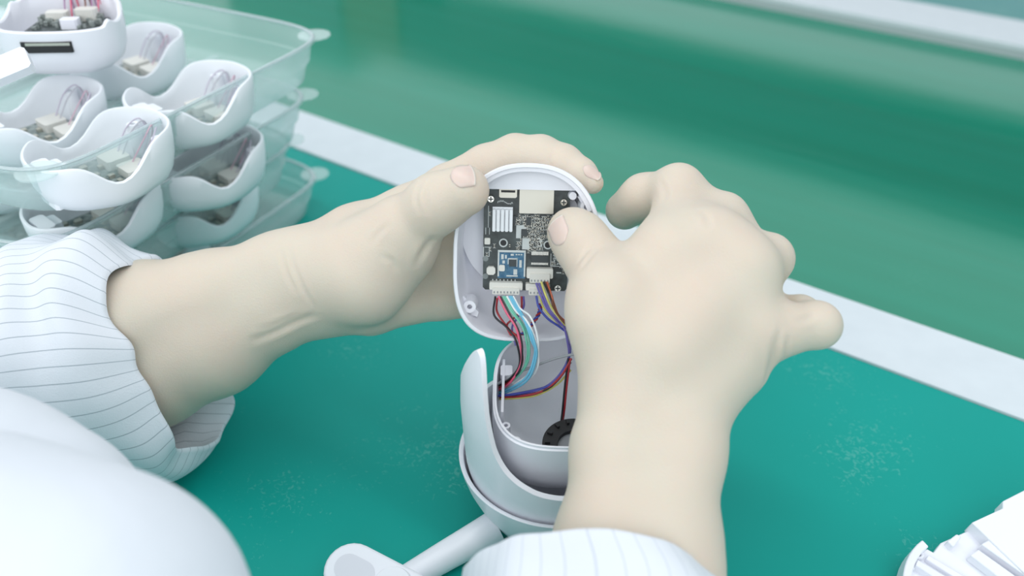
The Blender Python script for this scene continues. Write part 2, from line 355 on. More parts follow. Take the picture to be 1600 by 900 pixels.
# upright housing standing on the others, slot towards the camera
def upright():
    c = P(112, 106, .465); o = empty('camera_front_shell', tuple(c)); tag(o, 'white camera shell with a black card slot, on top of the housings at top left', 'camera shell')
    M = frame(112, 104, .462, tilt=-1.0, roll=.05)
    # local units are photo pixels: x right, y up, z out of the opening (towards the viewer)
    ol = lambda th, k: (lambda q: (q[0], q[1]*(1 if q[1] < 0 else 1.25)))(sup(th, 90*k[0]-k[1], 62*k[0]-k[1], 2.6))
    def h(th):
        s_ = math.sin(th); return 72+46*max(0, s_)**1.5+9*math.exp(-((abs(math.cos(th))-.93)/.05)**2)
    prof = [((.45, 0), 0), ((.75, 0), .06), ((.9, 0), .2), ((.97, 0), .42), ((1, 0), .7), ((1, 0), .97), ((1, 2), 1)]
    ip = [((.45, 7), .09), ((.75, 7), .14), ((.9, 7), .26), ((.97, 7), .45), ((1, 7), .7), ((1, 7), .97), ((1, 5), 1)]
    v, f = cup(72, prof, ip, h, outline=ol); mesh('shell', v, f, white, o, True, M)
    Mi = M.copy(); Mi[:3, 3] += M[:3, 2]*20
    b = B(); b.box(-50, 55, -14, 55, 34, 40); b.out('circuit_board', pcb_m, o, Mi, False)
    b = B(); b.box(-32, 0, 26, 46, 40, 56, 3); b.out('connector', conn_m, o, Mi); b = B(); b.box(10, 42, 34, 54, 40, 58, 3); b.out('connector', conn_m, o, Mi)
    b = B(); b.box(2, 28, -8, 12, 40, 54, 3); b.out('connector', white, o, Mi)
    b = B(); rr = random.Random(3)
    for i in range(60):
        x, y = rr.uniform(-48, 48), rr.uniform(-8, 48); b.box(x, x+rr.uniform(3, 8), y, y+rr.uniform(3, 8), 40, 40+rr.uniform(3, 10))
    b.out('chips', mat('dull_chips', (.38, .42, .40), .5, noise=(900, (.08, .1, .1), .9)), o, Mi, False, 'stuff')
    B().box(-38, 36, -63.5, -56, 72-30, 72-14, 2).out('card_slot', black_m, o, M); B().box(-30, 34, -64.5, -60, 72-19, 72-15).out('slot_contacts', metal_m, o, M, False)
    for i, (cn, x0) in enumerate((('lilac', -6), ('pink', 2), ('brown', 22), ('lilac', 30), ('pink', 38))):
        v, f = tube([(x0, 40, 56), (x0-4+i*2, 56, 80), (x0+3, 62, 110), (x0+6, 66, 60)], 1.3, 6, 6); mesh('wire', v, f, wire_mat(cn, WC[cn]), o, True, M)
    return o, M
up, UM = upright()
lk = empty('plastic_link', tuple(P(10, 105, .385))); tag(lk, 'flat white plastic link lying across the housings at the left frame edge', 'bracket')
b = B(); b.box(-75, 40, -22, 22, -8, 8, 5); b.out('link_body', white, lk, frame(8, 108, .385, tilt=-.4, roll=.52))
b = B(); b.cyl(-70, 0, 8, 12, 16, 24, hole=9); b.out('boss', white, lk, frame(8, 108, .385, tilt=-.4, roll=.52))

# ================================================================== held camera front shell
SD = .365; SM = frame(824, 398, SD, tilt=math.radians(13), roll=math.radians(-1.2))
shell = empty('camera_front_shell', tuple(P(824, 398, SD))); tag(shell, 'open white camera shell with a black circuit board, held in the left hand', 'camera shell')
def sol(th, k):
    x, y = sup(th, 116*k[0]-k[1], 142*k[0]-k[1], 2.9)
    c_ = math.cos(th)
    if y > 0: x, y = sup(th, 116*k[0]-k[1], 142*k[0]-k[1], 2.35)
    if y < 0: x, y = sup(th, 116*k[0]-k[1], 142*k[0]-k[1], 3.2); x *= 1+.02*(-y/142)
    return x, y
prof = [((.55, 0), -88), ((.78, 0), -82), ((.90, 0), -68), ((.965, 0), -46), ((.99, 0), -22), ((1, 0), -2), ((1, 1.5), 0)]
ip = [((.55, 6), -80), ((.78, 6), -75), ((.90, 6), -62), ((.965, 7), -44), ((.99, 7), -22), ((1, 7.5), -6), ((1, 6), 0)]
v, f = cup(96, prof, ip, lambda th: 1., outline=sol); mesh('shell', v, f, white, shell, True, SM)
# inner step just inside the rim
def ring(ol, k0, k1, z0, z1, N=96, a0=0, a1=2*math.pi):
    v = []; full = a1-a0 > 6.2; n = N if full else N+1
    for k, z in ((k0, z0), (k0, z1), (k1, z1), (k1, z0)):
        for i in range(n): th = a0+(a1-a0)*i/N; v.append((*ol(th, k), z))
    m_ = n if full else n-1; f = [[j*n+i, j*n+(i+1) % n, ((j+1) % 4)*n+(i+1) % n, ((j+1) % 4)*n+i] for j in range(4) for i in range(m_)]
    if not full: f += [[0, n, 2*n, 3*n], [n-1, 2*n-1, 3*n-1, 4*n-1][::-1]]
    return v, f
v, f = ring(sol, (1, 6.5), (1, 13), -12, -5, a0=math.radians(28), a1=math.radians(152)); mesh('rim_step', v, f, white, shell, True, SM)
# crescent ledge over the top of the board
pts = [(-74, 99)]+[sol(math.radians(a), (.985, 9)) for a in np.linspace(146, 52, 24)]+[(74, 99)]
pts = [p for p in pts if p[1] >= 99-1e-6]
b = B(); b.prism(pts[::-1], -40, -22); b.out('top_ledge', white, shell, SM)
# round inner disc (back of the lens cup)
b = B(); b.cyl(-8, 28, -72, -50, 100, 64, r2=98); b.out('lens_disc', inner, shell, SM)
b = B(); b.cyl(-90, -90, -52, -16, 13, 24, r2=10, hole=4); b.out('screw_post', white, shell, SM)
b = B(); b.prism([(-112, -78), (-100, -76), (-76, -102), (-78, -110), (-104, -102)], -46, -30); b.out('gusset', white, shell, SM)
b = B(); b.cyl(91, 75, -50, -14, 12, 24, r2=10, hole=4.5); b.out('screw_post', white, shell, SM)
b = B(); b.prism([(76, 90), (81, 90), (102, 64), (102, 56), (97, 60)], -46, -22); b.box(76, 100, 83, 87, -44, -20, 0, -.75); b.out('gusset', white, shell, SM)
b = B(); b.cyl(69, 91, -40, -18, 7.5, 20, r2=6); b.out('locating_peg', white, shell, SM)
b = B(); b.box(-100, -84, 60, 84, -60, -34, 2); b.out('snap_tab', white, shell, SM)
# ---- circuit board: a thing of its own would move with the shell (screwed in) -> child
Z0 = -34
pcb = B().box(-70, 66, -65, 101, Z0-5, Z0, 4).out('circuit_board', pcb_m, shell, SM, False)
def px(x, y): return (x-824, 398-y)
def pbox(x0, y0, x1, y1, z, m, name, c=0, z0=Z0, kind=None):
    a, b_ = px(x0, y0), px(x1, y1); return B().box(a[0], b_[0], b_[1], a[1], z0, z0+z, c).out(name, m, pcb, SM, False, kind)
o = pbox(810, 299, 864, 337, 7, metal_m, 'card_socket', 1)
o = pbox(778, 297, 806, 313, 7, metal_m, 'usb_socket', 2); pbox(781, 301, 803, 304.5, 7.4, black_m, 'socket_mouth', 0)
b = B()
for (x, y) in ((765, 316), (880, 319), (875, 458)): 
    q = px(x, y); B().cyl(q[0], q[1], Z0, Z0+4, 6.6, 20, r2=5).out('screw', steel_m, pcb, SM)
    b.box(q[0]-4, q[0]+4, q[1]-.9, q[1]+.9, Z0+4, Z0+4.3).box(q[0]-.9, q[0]+.9, q[1]-4, q[1]+4, Z0+4, Z0+4.3)
b.out('screw_slots', chip_m, pcb, SM, False, 'stuff')
# heat sink: base plus five fins
hs = pbox(768, 328, 800, 366, 4, sink_m, 'heat_sink')
for i in range(5):
    x = 768.3+i*6.7; a, b_ = px(x, 331), px(x+4.6, 366); B().box(a[0], b_[0], b_[1], a[1], Z0+4, Z0+13, .8).out('fin', sink_m, pcb, SM, False)
for (x, y) in ((786, 386), (857, 388)):
    q = px(x, y); B().cyl(q[0], q[1], Z0, Z0+.7, 7, 20, hole=5).out('hole_ring', silk_m, pcb, SM); B().cyl(q[0], q[1], Z0, Z0+1, 4.2, 16).out('mounting_hole', black_m, pcb, SM)
# wireless module
pbox(777.5, 399, 822, 443, 3, blue_m, 'wireless_module', 1)
b = B()
for (x0, y0, x1, y1) in ((777.5, 397, 822, 400.5), (777.5, 400, 780, 440), (819.5, 400, 822, 440), (792, 438, 810, 440), (794, 410, 809, 412), (807.5, 411, 809, 424), (793.5, 411, 795, 420)):
    a, b_ = px(x0, y0), px(x1, y1); b.box(a[0], b_[0], b_[1], a[1], Z0+3, Z0+4)
for i in range(3): a = px(806+i*4, 403); b.box(a[0], a[0]+2.6, a[1]-2, a[1], Z0+3, Z0+4)
for (x, y, w_, h_) in ((783, 404, 4, 8), (789, 405, 3, 6), (812, 413, 4, 12), (803, 428, 6, 9), (785, 414, 4, 5), (798, 403, 5, 3)):
    a = px(x, y); b.box(a[0], a[0]+w_, a[1]-h_, a[1], Z0+3, Z0+3.6)
b.out('module_outline', silk_m, pcb, SM, False)
pbox(796, 412, 807, 423, 6, chip_m, 'chip', 0); pbox(780, 421, 789, 431, 7, conn_m, 'antenna_socket', 1.5)
# driver chip with two rows of pins
pbox(831, 405, 858, 416, 6, chip_m, 'chip', .5)
b = B()
for i in range(14):
    for y0, y1 in ((398.5, 404.5), (416.5, 420)):
        a, b_ = px(831.5+i*1.95, y0), px(832.6+i*1.95, y1); b.box(a[0], b_[0], b_[1], a[1], Z0, Z0+3)
b.out('chip_pins', steel_m, pcb, SM, False, 'stuff')
pbox(760, 424, 774, 437, 8, conn_m, 'button_switch', 3); pbox(756, 378, 765, 388, 6, conn_m, 'button_switch', 1)
for x, y in ((757.5, 412), (757.5, 441)):
    q = px(x+.5, y); B().cyl(q[0], q[1], Z0, Z0+.8, 4.6, 18).out('test_pad', mat('pad_grey', (.22, .25, .25), .4), pcb, SM)
for (x0, y0, x1, y1) in ((806, 357, 814, 378), (814, 357, 822, 363), (816, 378, 828, 396), (840, 376, 848, 391)): pbox(x0, y0, x1, y1, .7, silk_m, 'white_marking')
for (x0, y0, x1, y1) in ((815, 364, 824, 374), (822, 344, 829, 356), (801, 342, 805, 355)): pbox(x0, y0, x1, y1, 5, chip_m, 'chip')
# passives and silkscreen fields
rr = random.Random(11); b = B(); b2 = B(); b3 = B()
def clear(x, y):
    for (x0, y0, x1, y1) in ((766, 326, 802, 368), (808, 296, 866, 339), (775, 396, 824, 444), (829, 396, 860, 421), (776, 295, 808, 315), (757, 308, 773, 324), (872, 311, 888, 327), (776, 378, 796, 395), (820, 422, 868, 450), (758, 422, 776, 439), (765, 446, 822, 470), (848, 379, 866, 397), (866, 440, 885, 462), (804, 355, 816, 380), (814, 377, 828, 397)):
        if x0 < x < x1 and y0 < y < y1: return False
    return True
n = 0
while n < 230:
    x, y = (rr.uniform(806, 872), rr.uniform(341, 397)) if rr.random() < .8 else (rr.uniform(757, 884), rr.uniform(326, 455))
    if not clear(x, y): continue
    n += 1; q = px(x, y); hv = rr.random() < .5; a_, c_ = (4.2, 2.0) if hv else (2.0, 4.2)
    b.box(q[0]-a_/2, q[0]+a_/2, q[1]-c_/2, q[1]+c_/2, Z0, Z0+1.6)
    if hv: b2.box(q[0]-1, q[0]+1, q[1]-.9, q[1]+.9, Z0, Z0+2)
    else: b2.box(q[0]-.9, q[0]+.9, q[1]-1, q[1]+1, Z0, Z0+2)
    if rr.random() < .7:
        t_ = .5
        for (u0, u1, v0, v1) in ((-a_/2-1.4, a_/2+1.4, c_/2+1, c_/2+1+t_), (-a_/2-1.4, a_/2+1.4, -c_/2-1-t_, -c_/2-1)): b3.box(q[0]+u0, q[0]+u1, q[1]+v0, q[1]+v1, Z0, Z0+.35)
for i in range(34):   # tiny part numbers, curls and rows of print on the dark board
    x, y = rr.uniform(866, 883), rr.uniform(395, 424); q = px(x, y); b3.box(q[0]-2.2, q[0]+2.2, q[1]-.4, q[1]+.4, Z0, Z0+.35, 0, rr.uniform(0, 3))
for i in range(13):
    q = px(776+i*1.9, 321-2.2*math.sin(i*.5)+.0*i); b3.box(q[0]-1.4, q[0]+1.4, q[1]-.5, q[1]+.5, Z0, Z0+.35, 0, rr.uniform(0, 3))
for i in range(7): q = px(770+i*6, 447); b3.box(q[0]-.8, q[0]+.8, q[1]-1.6, q[1]+1.6, Z0, Z0+.35)
for (x0, y0, x1, y1) in ((761, 327, 762, 362), (757, 362, 758, 373), (763, 362, 764, 373), (756, 393, 763, 394), (756, 408, 763, 409), (763, 393, 764, 409), (754, 393, 755, 409), (862, 402, 863, 422), (862, 422, 880, 423), (872, 432, 880, 434)):
    a, b_ = px(x0, y0), px(x1, y1); b3.box(a[0], b_[0], b_[1], a[1], Z0, Z0+.35)
for k in range(4):
    a = px(861, 372+k*4); b3.box(a[0]-3, a[0]+3, a[1]-.7, a[1]+.7, Z0, Z0+.4, 0, -.3)
b.out('solder_ends', metal_m, pcb, SM, False, 'stuff'); b2.out('passives', chip_m, pcb, SM, False, 'stuff'); b3.out('silkscreen_lines', silk_m, pcb, SM, False, 'stuff')
# plugs
for name, (x0, y0, x1, y1), pin in (('plug', (765, 448, 818, 460), 8), ('plug', (824, 424, 866, 440), 6), ('plug', (823, 449, 862, 460), 5)):
    pbox(x0, y0, x1, y1, 14, conn_m, 'socket', 1.5)
    a, b_ = px(x0+5, y0+8), px(x1-5, y1+7); B().box(a[0], b_[0], b_[1], a[1], Z0+2, Z0+17, 1).out('plug', conn_m, pcb, SM, False)
    bb = B()
    for i in range(pin): q = px(x0+8+i*(x1-x0-16)/(pin-1), y1+3); bb.box(q[0]-1, q[0]+1, q[1]-1.6, q[1]+1.6, Z0+16.6, Z0+17.5)
    bb.out('plug_slots', mat('slot_grey', (.3, .32, .33), .5), pcb, SM, False, 'stuff')

# ================================================================== pan-tilt body standing on the mat
BD = .386
body = empty('pan_tilt_camera', tuple(P(872, 702, BD)*np.array([1, 1, 0]))); tag(body, 'white pan-tilt camera with open back and yoke, standing under the held shell', 'camera')
BM = frame(872, 702, BD, tilt=-(math.pi/2-PITCH))      # local z = upright axis of the camera
U_ = BD/F; ZB = -(P(872, 702, BD)[2])/U_               # the table in local units
def rot(th, k): return (k*math.cos(th), k*math.sin(th))
v, f = cup(96, [(88, ZB+1), (98, ZB+4), (118, ZB+28), (134, ZB+60), (146, -38), (153, -12), (155, -1), (154, 0)],
           [(80, ZB+10), (92, ZB+14), (112, ZB+36), (128, ZB+66), (140, -38), (146, -12), (148, -2), (151, 0)], lambda th: 1, outline=rot)
mesh('base_cup', v, f, white, body, True, BM)
YT = [(0, 48), (15, 53), (29, 68), (37, 86), (41, 102), (45, 132), (50, 182), (55, 230), (61, 254), (67, 246), (75, 212), (83, 176), (92, 140), (105, 92), (120, 54), (180, 48)]
def yh(th):
    a = abs(((math.degrees(th)+90+180) % 360)-180); return float(np.interp(a, *zip(*YT)))
YR = [(-90, 112), (-40, 136), (0, 144), (60, 147), (110, 149), (160, 147), (200, 142), (260, 131)]
def yoke():
    N = 216; v = []; nz = 26; rings = []
    hs_ = np.array([yh(2*math.pi*k/N) for k in range(N)]); hs_ = np.convolve(np.concatenate([hs_[-3:], hs_, hs_[:3]]), [.1, .15, .15, .2, .15, .15, .1], 'valid')
    for side in (0, 1):
        for j in range(nz):
            jj = j if side == 0 else nz-1-j; rings.append(len(v)); t_ = jj/(nz-1)
            for k in range(N):
                th = 2*math.pi*k/N; z = -90+(hs_[k]+90)*t_; r = float(np.interp(z, *zip(*YR)))
                if side: r -= 13-5*t_**6; z += 3*(1-t_)
                else: z -= 1.5*(t_ == 1)
                v.append((r*math.cos(th), r*math.sin(th), z))
    f = []
    for a, b_ in zip(rings, rings[1:]+rings[:1]): f += [[a+k, a+(k+1) % N, b_+(k+1) % N, b_+k] for k in range(N)]
    return v, f
v, f = yoke(); mesh('yoke', v, f, white, body, True, BM)
# tilting head: open bowl facing up to the viewer
HM = frame(884, 607, .368, tilt=math.radians(-48), roll=math.radians(-1))
hol = lambda th, k: sup(th, 114*k[0]-k[1], 122*k[0]-k[1], 3.0)
prof = [((.30, 0), -142), ((.70, 0), -134), ((.90, 0), -108), ((.985, 0), -76), ((1.01, 0), -40), ((1, 0), -10), ((1, 0), -1), ((1, 1.5), 0)]
ip = [((.30, 6), -112), ((.62, 6), -106), ((.84, 6), -88), ((.94, 6), -64), ((.98, 6), -36), ((1, 6), -8), ((1, 6), 0)]
v, f = cup(96, prof, ip, lambda th: 1., outline=hol); mesh('tilt_head', v, f, white, body, True, HM)
v, f = ring(hol, (1, 3), (1, 6), -2, 4); mesh('head_lip', v, f, white, body, True, HM)
B().box(-103, -84, 26, 48, -40, 0, 2).box(-100, -96, -50, 60, -40, 1).out('snap_tab', inner, body, HM)
for (x, y, z) in ((-92, -62, -16), (-76, -88, -18), (60, -90, -12)): B().cyl(x, y, -90, z, 8, 20, r2=6.5, hole=3).out('screw_post', inner, body, HM)
mo = B().cyl(14, -62, -104, -58, 50, 48, hole=26).out('speaker', black_m, body, HM)
b = B()
for k in range(14):
    a = 2*math.pi*k/14; b.box(14+42*math.cos(a)-4, 14+42*math.cos(a)+4, -62+42*math.sin(a)-2, -62+42*math.sin(a)+2, -58, -53, 0, a)
b.out('speaker_ribs', black_m, mo, HM, False, 'stuff'); B().cyl(14, -62, -90, -66, 26, 32).out('speaker_cone', mat('cone_grey', (.30, .31, .33), .5), mo, HM)
# antenna with its hinge, lying to the lower left
ant = empty('antenna', tuple(P(700, 850, .36))); tag(ant, 'white tubular antenna with hinge block, pointing lower left from the camera body', 'antenna')
v, f = tube([P(775, 822, .384), P(735, 846, .381), (P(690, 872, .375)), P(630, 908, .368)], [27*.00026, 26*.00026, 24*.00026, 22*.00026], 6, 28); mesh('antenna_tube', v, f, white, ant)
AM = frame(575, 905, .362, tilt=math.radians(-38), roll=math.radians(-27))
def stad(L, r, n=14, x0=0):
    p = [(x0+L+r*math.cos(a), r*math.sin(a)) for a in np.linspace(-math.pi/2, math.pi/2, n)]+[(x0-L+r*math.cos(a), r*math.sin(a)) for a in np.linspace(math.pi/2, 1.5*math.pi, n)]; return p
b = B(); b.prism(stad(48, 44, x0=18), -34, 6); hb = b.out('hinge_block', white, ant, AM); hb.modifiers.new('bevel', 'BEVEL').width = .0012; hb.modifiers['bevel'].segments = 3
B().prism(stad(12, 22, x0=-24), 5.9, 7.2).out('hinge_recess', inner, ant, AM)
B().cyl(42, 6, 6, 13, 32, 36, r2=29).out('hinge_cap', white, ant, AM)

# ---- wires joining shell and body (one harness thing per cable? each wire its own part)
har = empty('wire_harness', tuple(P(820, 540, .37))); tag(har, 'bundle of thin coloured wires running from the circuit board down into the camera body', 'wires')
SDz = lambda py: .365+.006
def wire(cn, pts, r=1.75, name='wire'):
    q = []
    for p in pts: q.append(P(p[0], p[1], p[2] if len(p) > 2 else .371))
    v, f = tube(q, r*.00026, 9, 8); o = mesh(name, v, f, wire_mat(cn, WC[cn]), har); o['label'] = {'sky': 'light blue wire'}.get(cn, cn+' wire'); return o
a1, a2 = .3715, .369
wire('black', [(774, 463, a1), (772, 492, .374), (792, 512, .373), (806, 532, .37), (812, 568, .371), (796, 592, .373), (772, 606, .382)])
wire('red', [(777, 466, a1), (777, 488, .375), (795, 514, .373), (810, 530, .369), (816, 566, .370), (799, 594, .373), (774, 609, .381)])
wire('pink', [(779, 463, a1), (791, 488, a2), (806, 512, .367), (813, 540, .366), (814, 568, .370), (797, 598, .373), (774, 612, .381)])
wire('black', [(782, 463, a1), (795, 488, a2), (810, 516, .367), (816, 545, .366), (810, 582, .370), (774, 611, .381)], 1.5)
wire('green', [(786, 463, a1), (799, 487, a2), (815, 508, .366), (822, 530, .365), (824, 556, .367), (812, 585, .371), (774, 613, .381)])
wire('green', [(789, 463, a1), (802, 487, a2), (820, 512, .366), (827, 540, .365), (820, 575, .369), (776, 616, .381)], 1.6)
wire('white', [(792, 463, a1), (806, 486, .368), (822, 500, .364), (834, 524, .363), (840, 548, .364), (830, 582, .368), (774, 618, .381)])
wire('sky', [(796, 463, a1), (808, 484, .368), (820, 502, .364), (830, 530, .363), (836, 552, .364), (820, 592, .368), (774, 617, .381)], 2.0)
wire('sky', [(799, 463, a1), (811, 484, .368), (824, 505, .364), (834, 532, .362), (838, 558, .363), (822, 596, .368), (776, 620, .381)], 2.0)
wire('white', [(802, 463, a1), (813, 482, .368), (828, 494, .363), (838, 518, .362), (841, 545, .363), (834, 585, .367), (778, 622, .381)], 1.6)
wire('purple', [(818, 463, .375), (818, 480, .376), (806, 500, .376), (800, 514, .375), (806, 540, .373)])
wire('red', [(815, 463, .375), (814, 484, .376), (802, 498, .376), (792, 510, .376), (805, 535, .374)])
# twisted pair behind
for k, cn in enumerate(('blue', 'red')):
    base = spline([P(845, 475, .376), P(842, 490, .376), P(830, 508, .376), P(818, 520, .376), P(800, 526, .377)], 12)
    pts = [p+.0006*(math.cos(i*.9+k*math.pi)*CX+math.sin(i*.9+k*math.pi)*CZ) for i, p in enumerate(base)]
    v, f = tube(pts, .00045, 0, 6); mesh('wire', v, f, wire_mat(cn, WC[cn]), har)
wire('purple', [(838, 443, a1), (845, 462, .366), (856, 484, .366), (872, 504, .367), (888, 518, .368), (888, 560, .37), (864, 596, .371), (826, 614, .372), (774, 620, .381)])
wire('purple', [(842, 443, a1), (850, 464, .366), (860, 486, .366), (878, 506, .367), (886, 530, .368), (887, 565, .37), (858, 602, .371), (774, 621, .381)])
wire('yellow', [(846, 441, a1), (853, 462, .365), (863, 482, .366), (878, 504, .367), (892, 514, .369)])
wire('black', [(850, 441, a1), (859, 462, .365), (867, 484, .366), (880, 502, .367), (893, 510, .369)])
wire('orange', [(855, 441, a1), (862, 462, .365), (866, 476, .366), (874, 494, .367), (893, 508, .369)])
wire('brown', [(852, 441, a1), (861, 466, .365), (869, 488, .366), (884, 506, .367), (895, 513, .369)])
wire('blue', [(838, 463, .372), (842, 480, .369), (856, 498, .368), (876, 512, .368), (889, 526, .369), (888, 562, .37), (862, 600, .3705), (815, 614, .372), (774, 619, .375)], 1.9)
wire('yellow', [(843, 463, .372), (850, 482, .369), (866, 500, .368), (884, 513, .368), (893, 520, .369)], 1.6)
wire('purple', [(848, 463, .372), (856, 482, .369), (872, 500, .368), (893, 514, .369)])
wire('red', [(893, 560, .368), (876, 588, .369), (850, 610, .371), (815, 619, .372), (774, 622, .381)])
wire('yellow', [(892, 578, .371), (870, 601, .371), (840, 617, .372), (810, 622, .373), (774, 624, .381)], 1.6)
wire('black', [(892, 566, .369), (868, 598, .370), (838, 614, .372), (774, 621, .381)], 1.5)
wire('grey', [(898, 553, .366), (868, 560, .368), (835, 572, .37), (805, 584, .372), (774, 602, .376)], 2.3, 'cable')
wire('red', [(891, 560, .368), (886, 600, .371), (882, 640, .376), (879, 662, .385)], 1.7)
wire('black', [(888, 560, .368), (883, 600, .371), (879, 640, .376), (876, 662, .385)], 1.7)

# ================================================================== person: hands, forearms, lab coat
person = empty('person', (0, .18, 0)); tag(person, 'person in a white pinstriped coat with pushed-up sleeves, both hands working on the camera', 'person')
def D3(px_, py_, D): return P(px_, py_, D)
def crease(arm, lines, prims=None):
    """fold lines pressed gently into the finished skin: each polyline is found on the surface, then vertices near it sink"""
    me = arm.data; off = Vector(person.location); n = len(me.vertices); co = np.empty(n*3); me.vertices.foreach_get('co', co); co = co.reshape(-1, 3)+np.array(off)
    no = np.empty(n*3); me.vertices.foreach_get('normal', no); no = no.reshape(-1, 3); disp = np.zeros(n)
    tree = BVHTree.FromPolygons([tuple(c) for c in co], [tuple(p.vertices) for p in me.polygons])
    for ln in lines:
        dep, wd = .00045, .0012
        if isinstance(ln, tuple): ln, dep, wd = ln
        ps = spline([(x, y, 0) for x, y in ln], 10); m_ = len(ps); pts = []; ws = []
        for k, (x, y, _) in enumerate(ps):
            hit = tree.ray_cast(Vector(CC), Vector(ray(x, y)).normalized())[0]
            if hit: pts.append(np.array(hit)); ws.append(math.sin(math.pi*(k+.6)/(m_+.2))**.5)
        if not pts: continue
        P_ = np.array(pts); near = np.nonzero(np.all((co > P_.min(0)-.005) & (co < P_.max(0)+.005), axis=1))[0]
        d = np.linalg.norm(co[near][:, None]-P_[None], axis=2); b_ = d.argmin(1); dd = d.min(1); w_ = np.array(ws)[b_]
        disp[near] += w_*dep*(-np.exp(-(dd/wd)**2)+.35*np.exp(-((dd-2*wd)/wd)**2))
    co = co+no*disp[:, None]-np.array(off); me.vertices.foreach_set('co', co.ravel()); me.update()
# right arm and hand: wrist and back of the hand are nearer the camera than the fingertips
def kz(y): return float(np.interp(y, [330, 450, 600], [.945, .885, .865]))
def rchain(*js, k=None): return chain(*[(x, y, D*(k or kz(y)), r*(k or kz(y))) for x, y, D, r in js])
fore = rchain((930, 1120, .325, 24), (958, 860, .352, 22), (966, 700, .370, 17.5), (985, 630, .376, 17))+rchain((1060, 1120, .325, 24), (1034, 860, .352, 21.5), (1060, 700, .370, 17.5), (1072, 620, .375, 17))
palm = rchain((985, 640, .378, 15), (1047, 400, .364, 12.3))+rchain((1020, 640, .376, 15), (1108, 385, .363, 12.6))+rchain((1050, 635, .376, 15), (1158, 425, .366, 12))+rchain((1075, 620, .378, 15), (1172, 522, .373, 13.2))
palm += rchain((1090, 610, .384, 15), (1150, 575, .383, 12.5))+rchain((985, 600, .380, 17), (951, 500, .371, 14.5))+rchain((951, 500, .371, 14), (1050, 440, .371, 12.5))+rchain((951, 470, .375, 11), (1040, 400, .372, 11))
palm += rchain((1050, 400, .366, 12), (1110, 388, .365, 12), (1155, 425, .367, 11.5), (1170, 500, .372, 11.5))+rchain((1040, 540, .366, 15), (1095, 480, .366, 14))
thumb = rchain((975, 610, .376, 16), (953, 462, .370, 14.5))+[(J(953, 462, .370*kz(462), 14.5*kz(462))[0], J(924, 400, .345, 10.4)[0], 14.5*kz(462)/1000, .0104)]+chain((924, 400, .345, 10.4), (905, 374, .352, 10.0), (893, 362, .3565, 9.5))
index = rchain((1047, 405, .366, 11.8), (1060, 296, .380, 9.8))+chain((1060, 296, .36, 9.25), (1006, 308, .374, 8.7), (976, 329, .382, 8.2))
middle = rchain((1110, 390, .366, 11.5), (1128, 342, .380, 10.2))+rchain((1128, 342, .380, 10.2), (1112, 372, .400, 8.8), (1080, 400, .405, 8))+rchain((1085, 390, .369, 11), (1098, 330, .383, 7.5))
ringf = rchain((1160, 425, .369, 11), (1200, 404, .380, 9.6), (1180, 450, .397, 8.4), (1130, 470, .402, 7.6))+rchain((1135, 400, .369, 11), (1163, 376, .384, 7))
pinky = rchain((1172, 520, .375, 12), (1225, 514, .374, 10.4), (1277, 508, .376, 9.4))+rchain((1277, 508, .376, 9.2), (1250, 492, .390, 8), (1205, 490, .397, 7))
allR = fore+palm+thumb+index+middle+ringf+pinky
creR = [[(908, 420), (922, 402), (938, 384)], [(903, 410), (918, 392), (932, 376)], [(1212, 566), (1217, 540), (1218, 512)], ([(1198, 590), (1207, 560), (1212, 530)], .0009, .0016), [(1225, 560), (1230, 530)],
               [(1032, 284), (1040, 300), (1038, 316)], [(1248, 500), (1262, 497), (1274, 490)], [(1096, 330), (1104, 340), (1106, 352)]]
v, q = flesh([(.010, .014, fore+palm), (.006, .008, thumb), (.006, .010, index), (.006, .009, middle), (.006, .009, ringf), (.004, .006, pinky)], [])
armR = fast_mesh('forearm_and_hand', v, q, skin, person); armR['label'] = 'right forearm and hand, thumb pressing the circuit board'
# left arm and hand
fl = chain((40, 560, .402, 27), (210, 505, .400, 26), (330, 472, .395, 21), (440, 427, .39, 16.5), (485, 415, .385, 16))
fl += chain((80, 660, .402, 22), (238, 588, .400, 21.5), (340, 543, .395, 19.5), (440, 482, .39, 15.5), (505, 455, .386, 15.5))
pl = chain((490, 425, .387, 17), (560, 412, .378, 17), (625, 372, .371, 13.5))+chain((500, 440, .388, 16), (572, 440, .376, 15.5), (625, 400, .374, 12.5))
pl += chain((510, 415, .393, 15), (560, 375, .393, 14), (635, 338, .392, 11.8))+chain((500, 455, .394, 15), (600, 420, .398, 14))+chain((520, 470, .394, 13.5), (580, 478, .396, 12.5))
th = chain((600, 385, .372, 14), (628, 362, .369, 13.2), (682, 318, .357, 11.2), (724, 298, .351, 10.2))
ix = chain((635, 338, .392, 11.8), (700, 296, .390, 10.8), (760, 262, .388, 9.8), (805, 243, .385, 9.0), (845, 244, .381, 8.7), (880, 256, .377, 8.0), (908, 273, .373, 6.7), (926, 286, .3705, 4.6))
md = chain((600, 410, .398, 13), (695, 385, .404, 10), (780, 370, .408, 9))
rg = chain((595, 440, .398, 13), (690, 425, .404, 10), (775, 420, .408, 8.5))
pk = chain((580, 478, .397, 12), (690, 466, .402, 9.2), (750, 470, .407, 8))
allL = fl+pl+th+ix+md+rg+pk
creL = [[(452, 388), (460, 420), (476, 455), (492, 482)], [(440, 392), (448, 425), (462, 455)], ([(396, 532), (430, 518), (462, 503), (492, 492)], .0009, .0016), [(404, 516), (440, 502), (470, 488)],
               [(672, 284), (665, 306), (668, 332)], [(658, 286), (651, 308), (655, 330)], [(604, 352), (590, 366), (582, 380)], [(862, 268), (858, 252), (862, 238)],
               ([(676, 372), (662, 392), (652, 412)], .0009, .0016), [(598, 400), (612, 408), (618, 422)]]
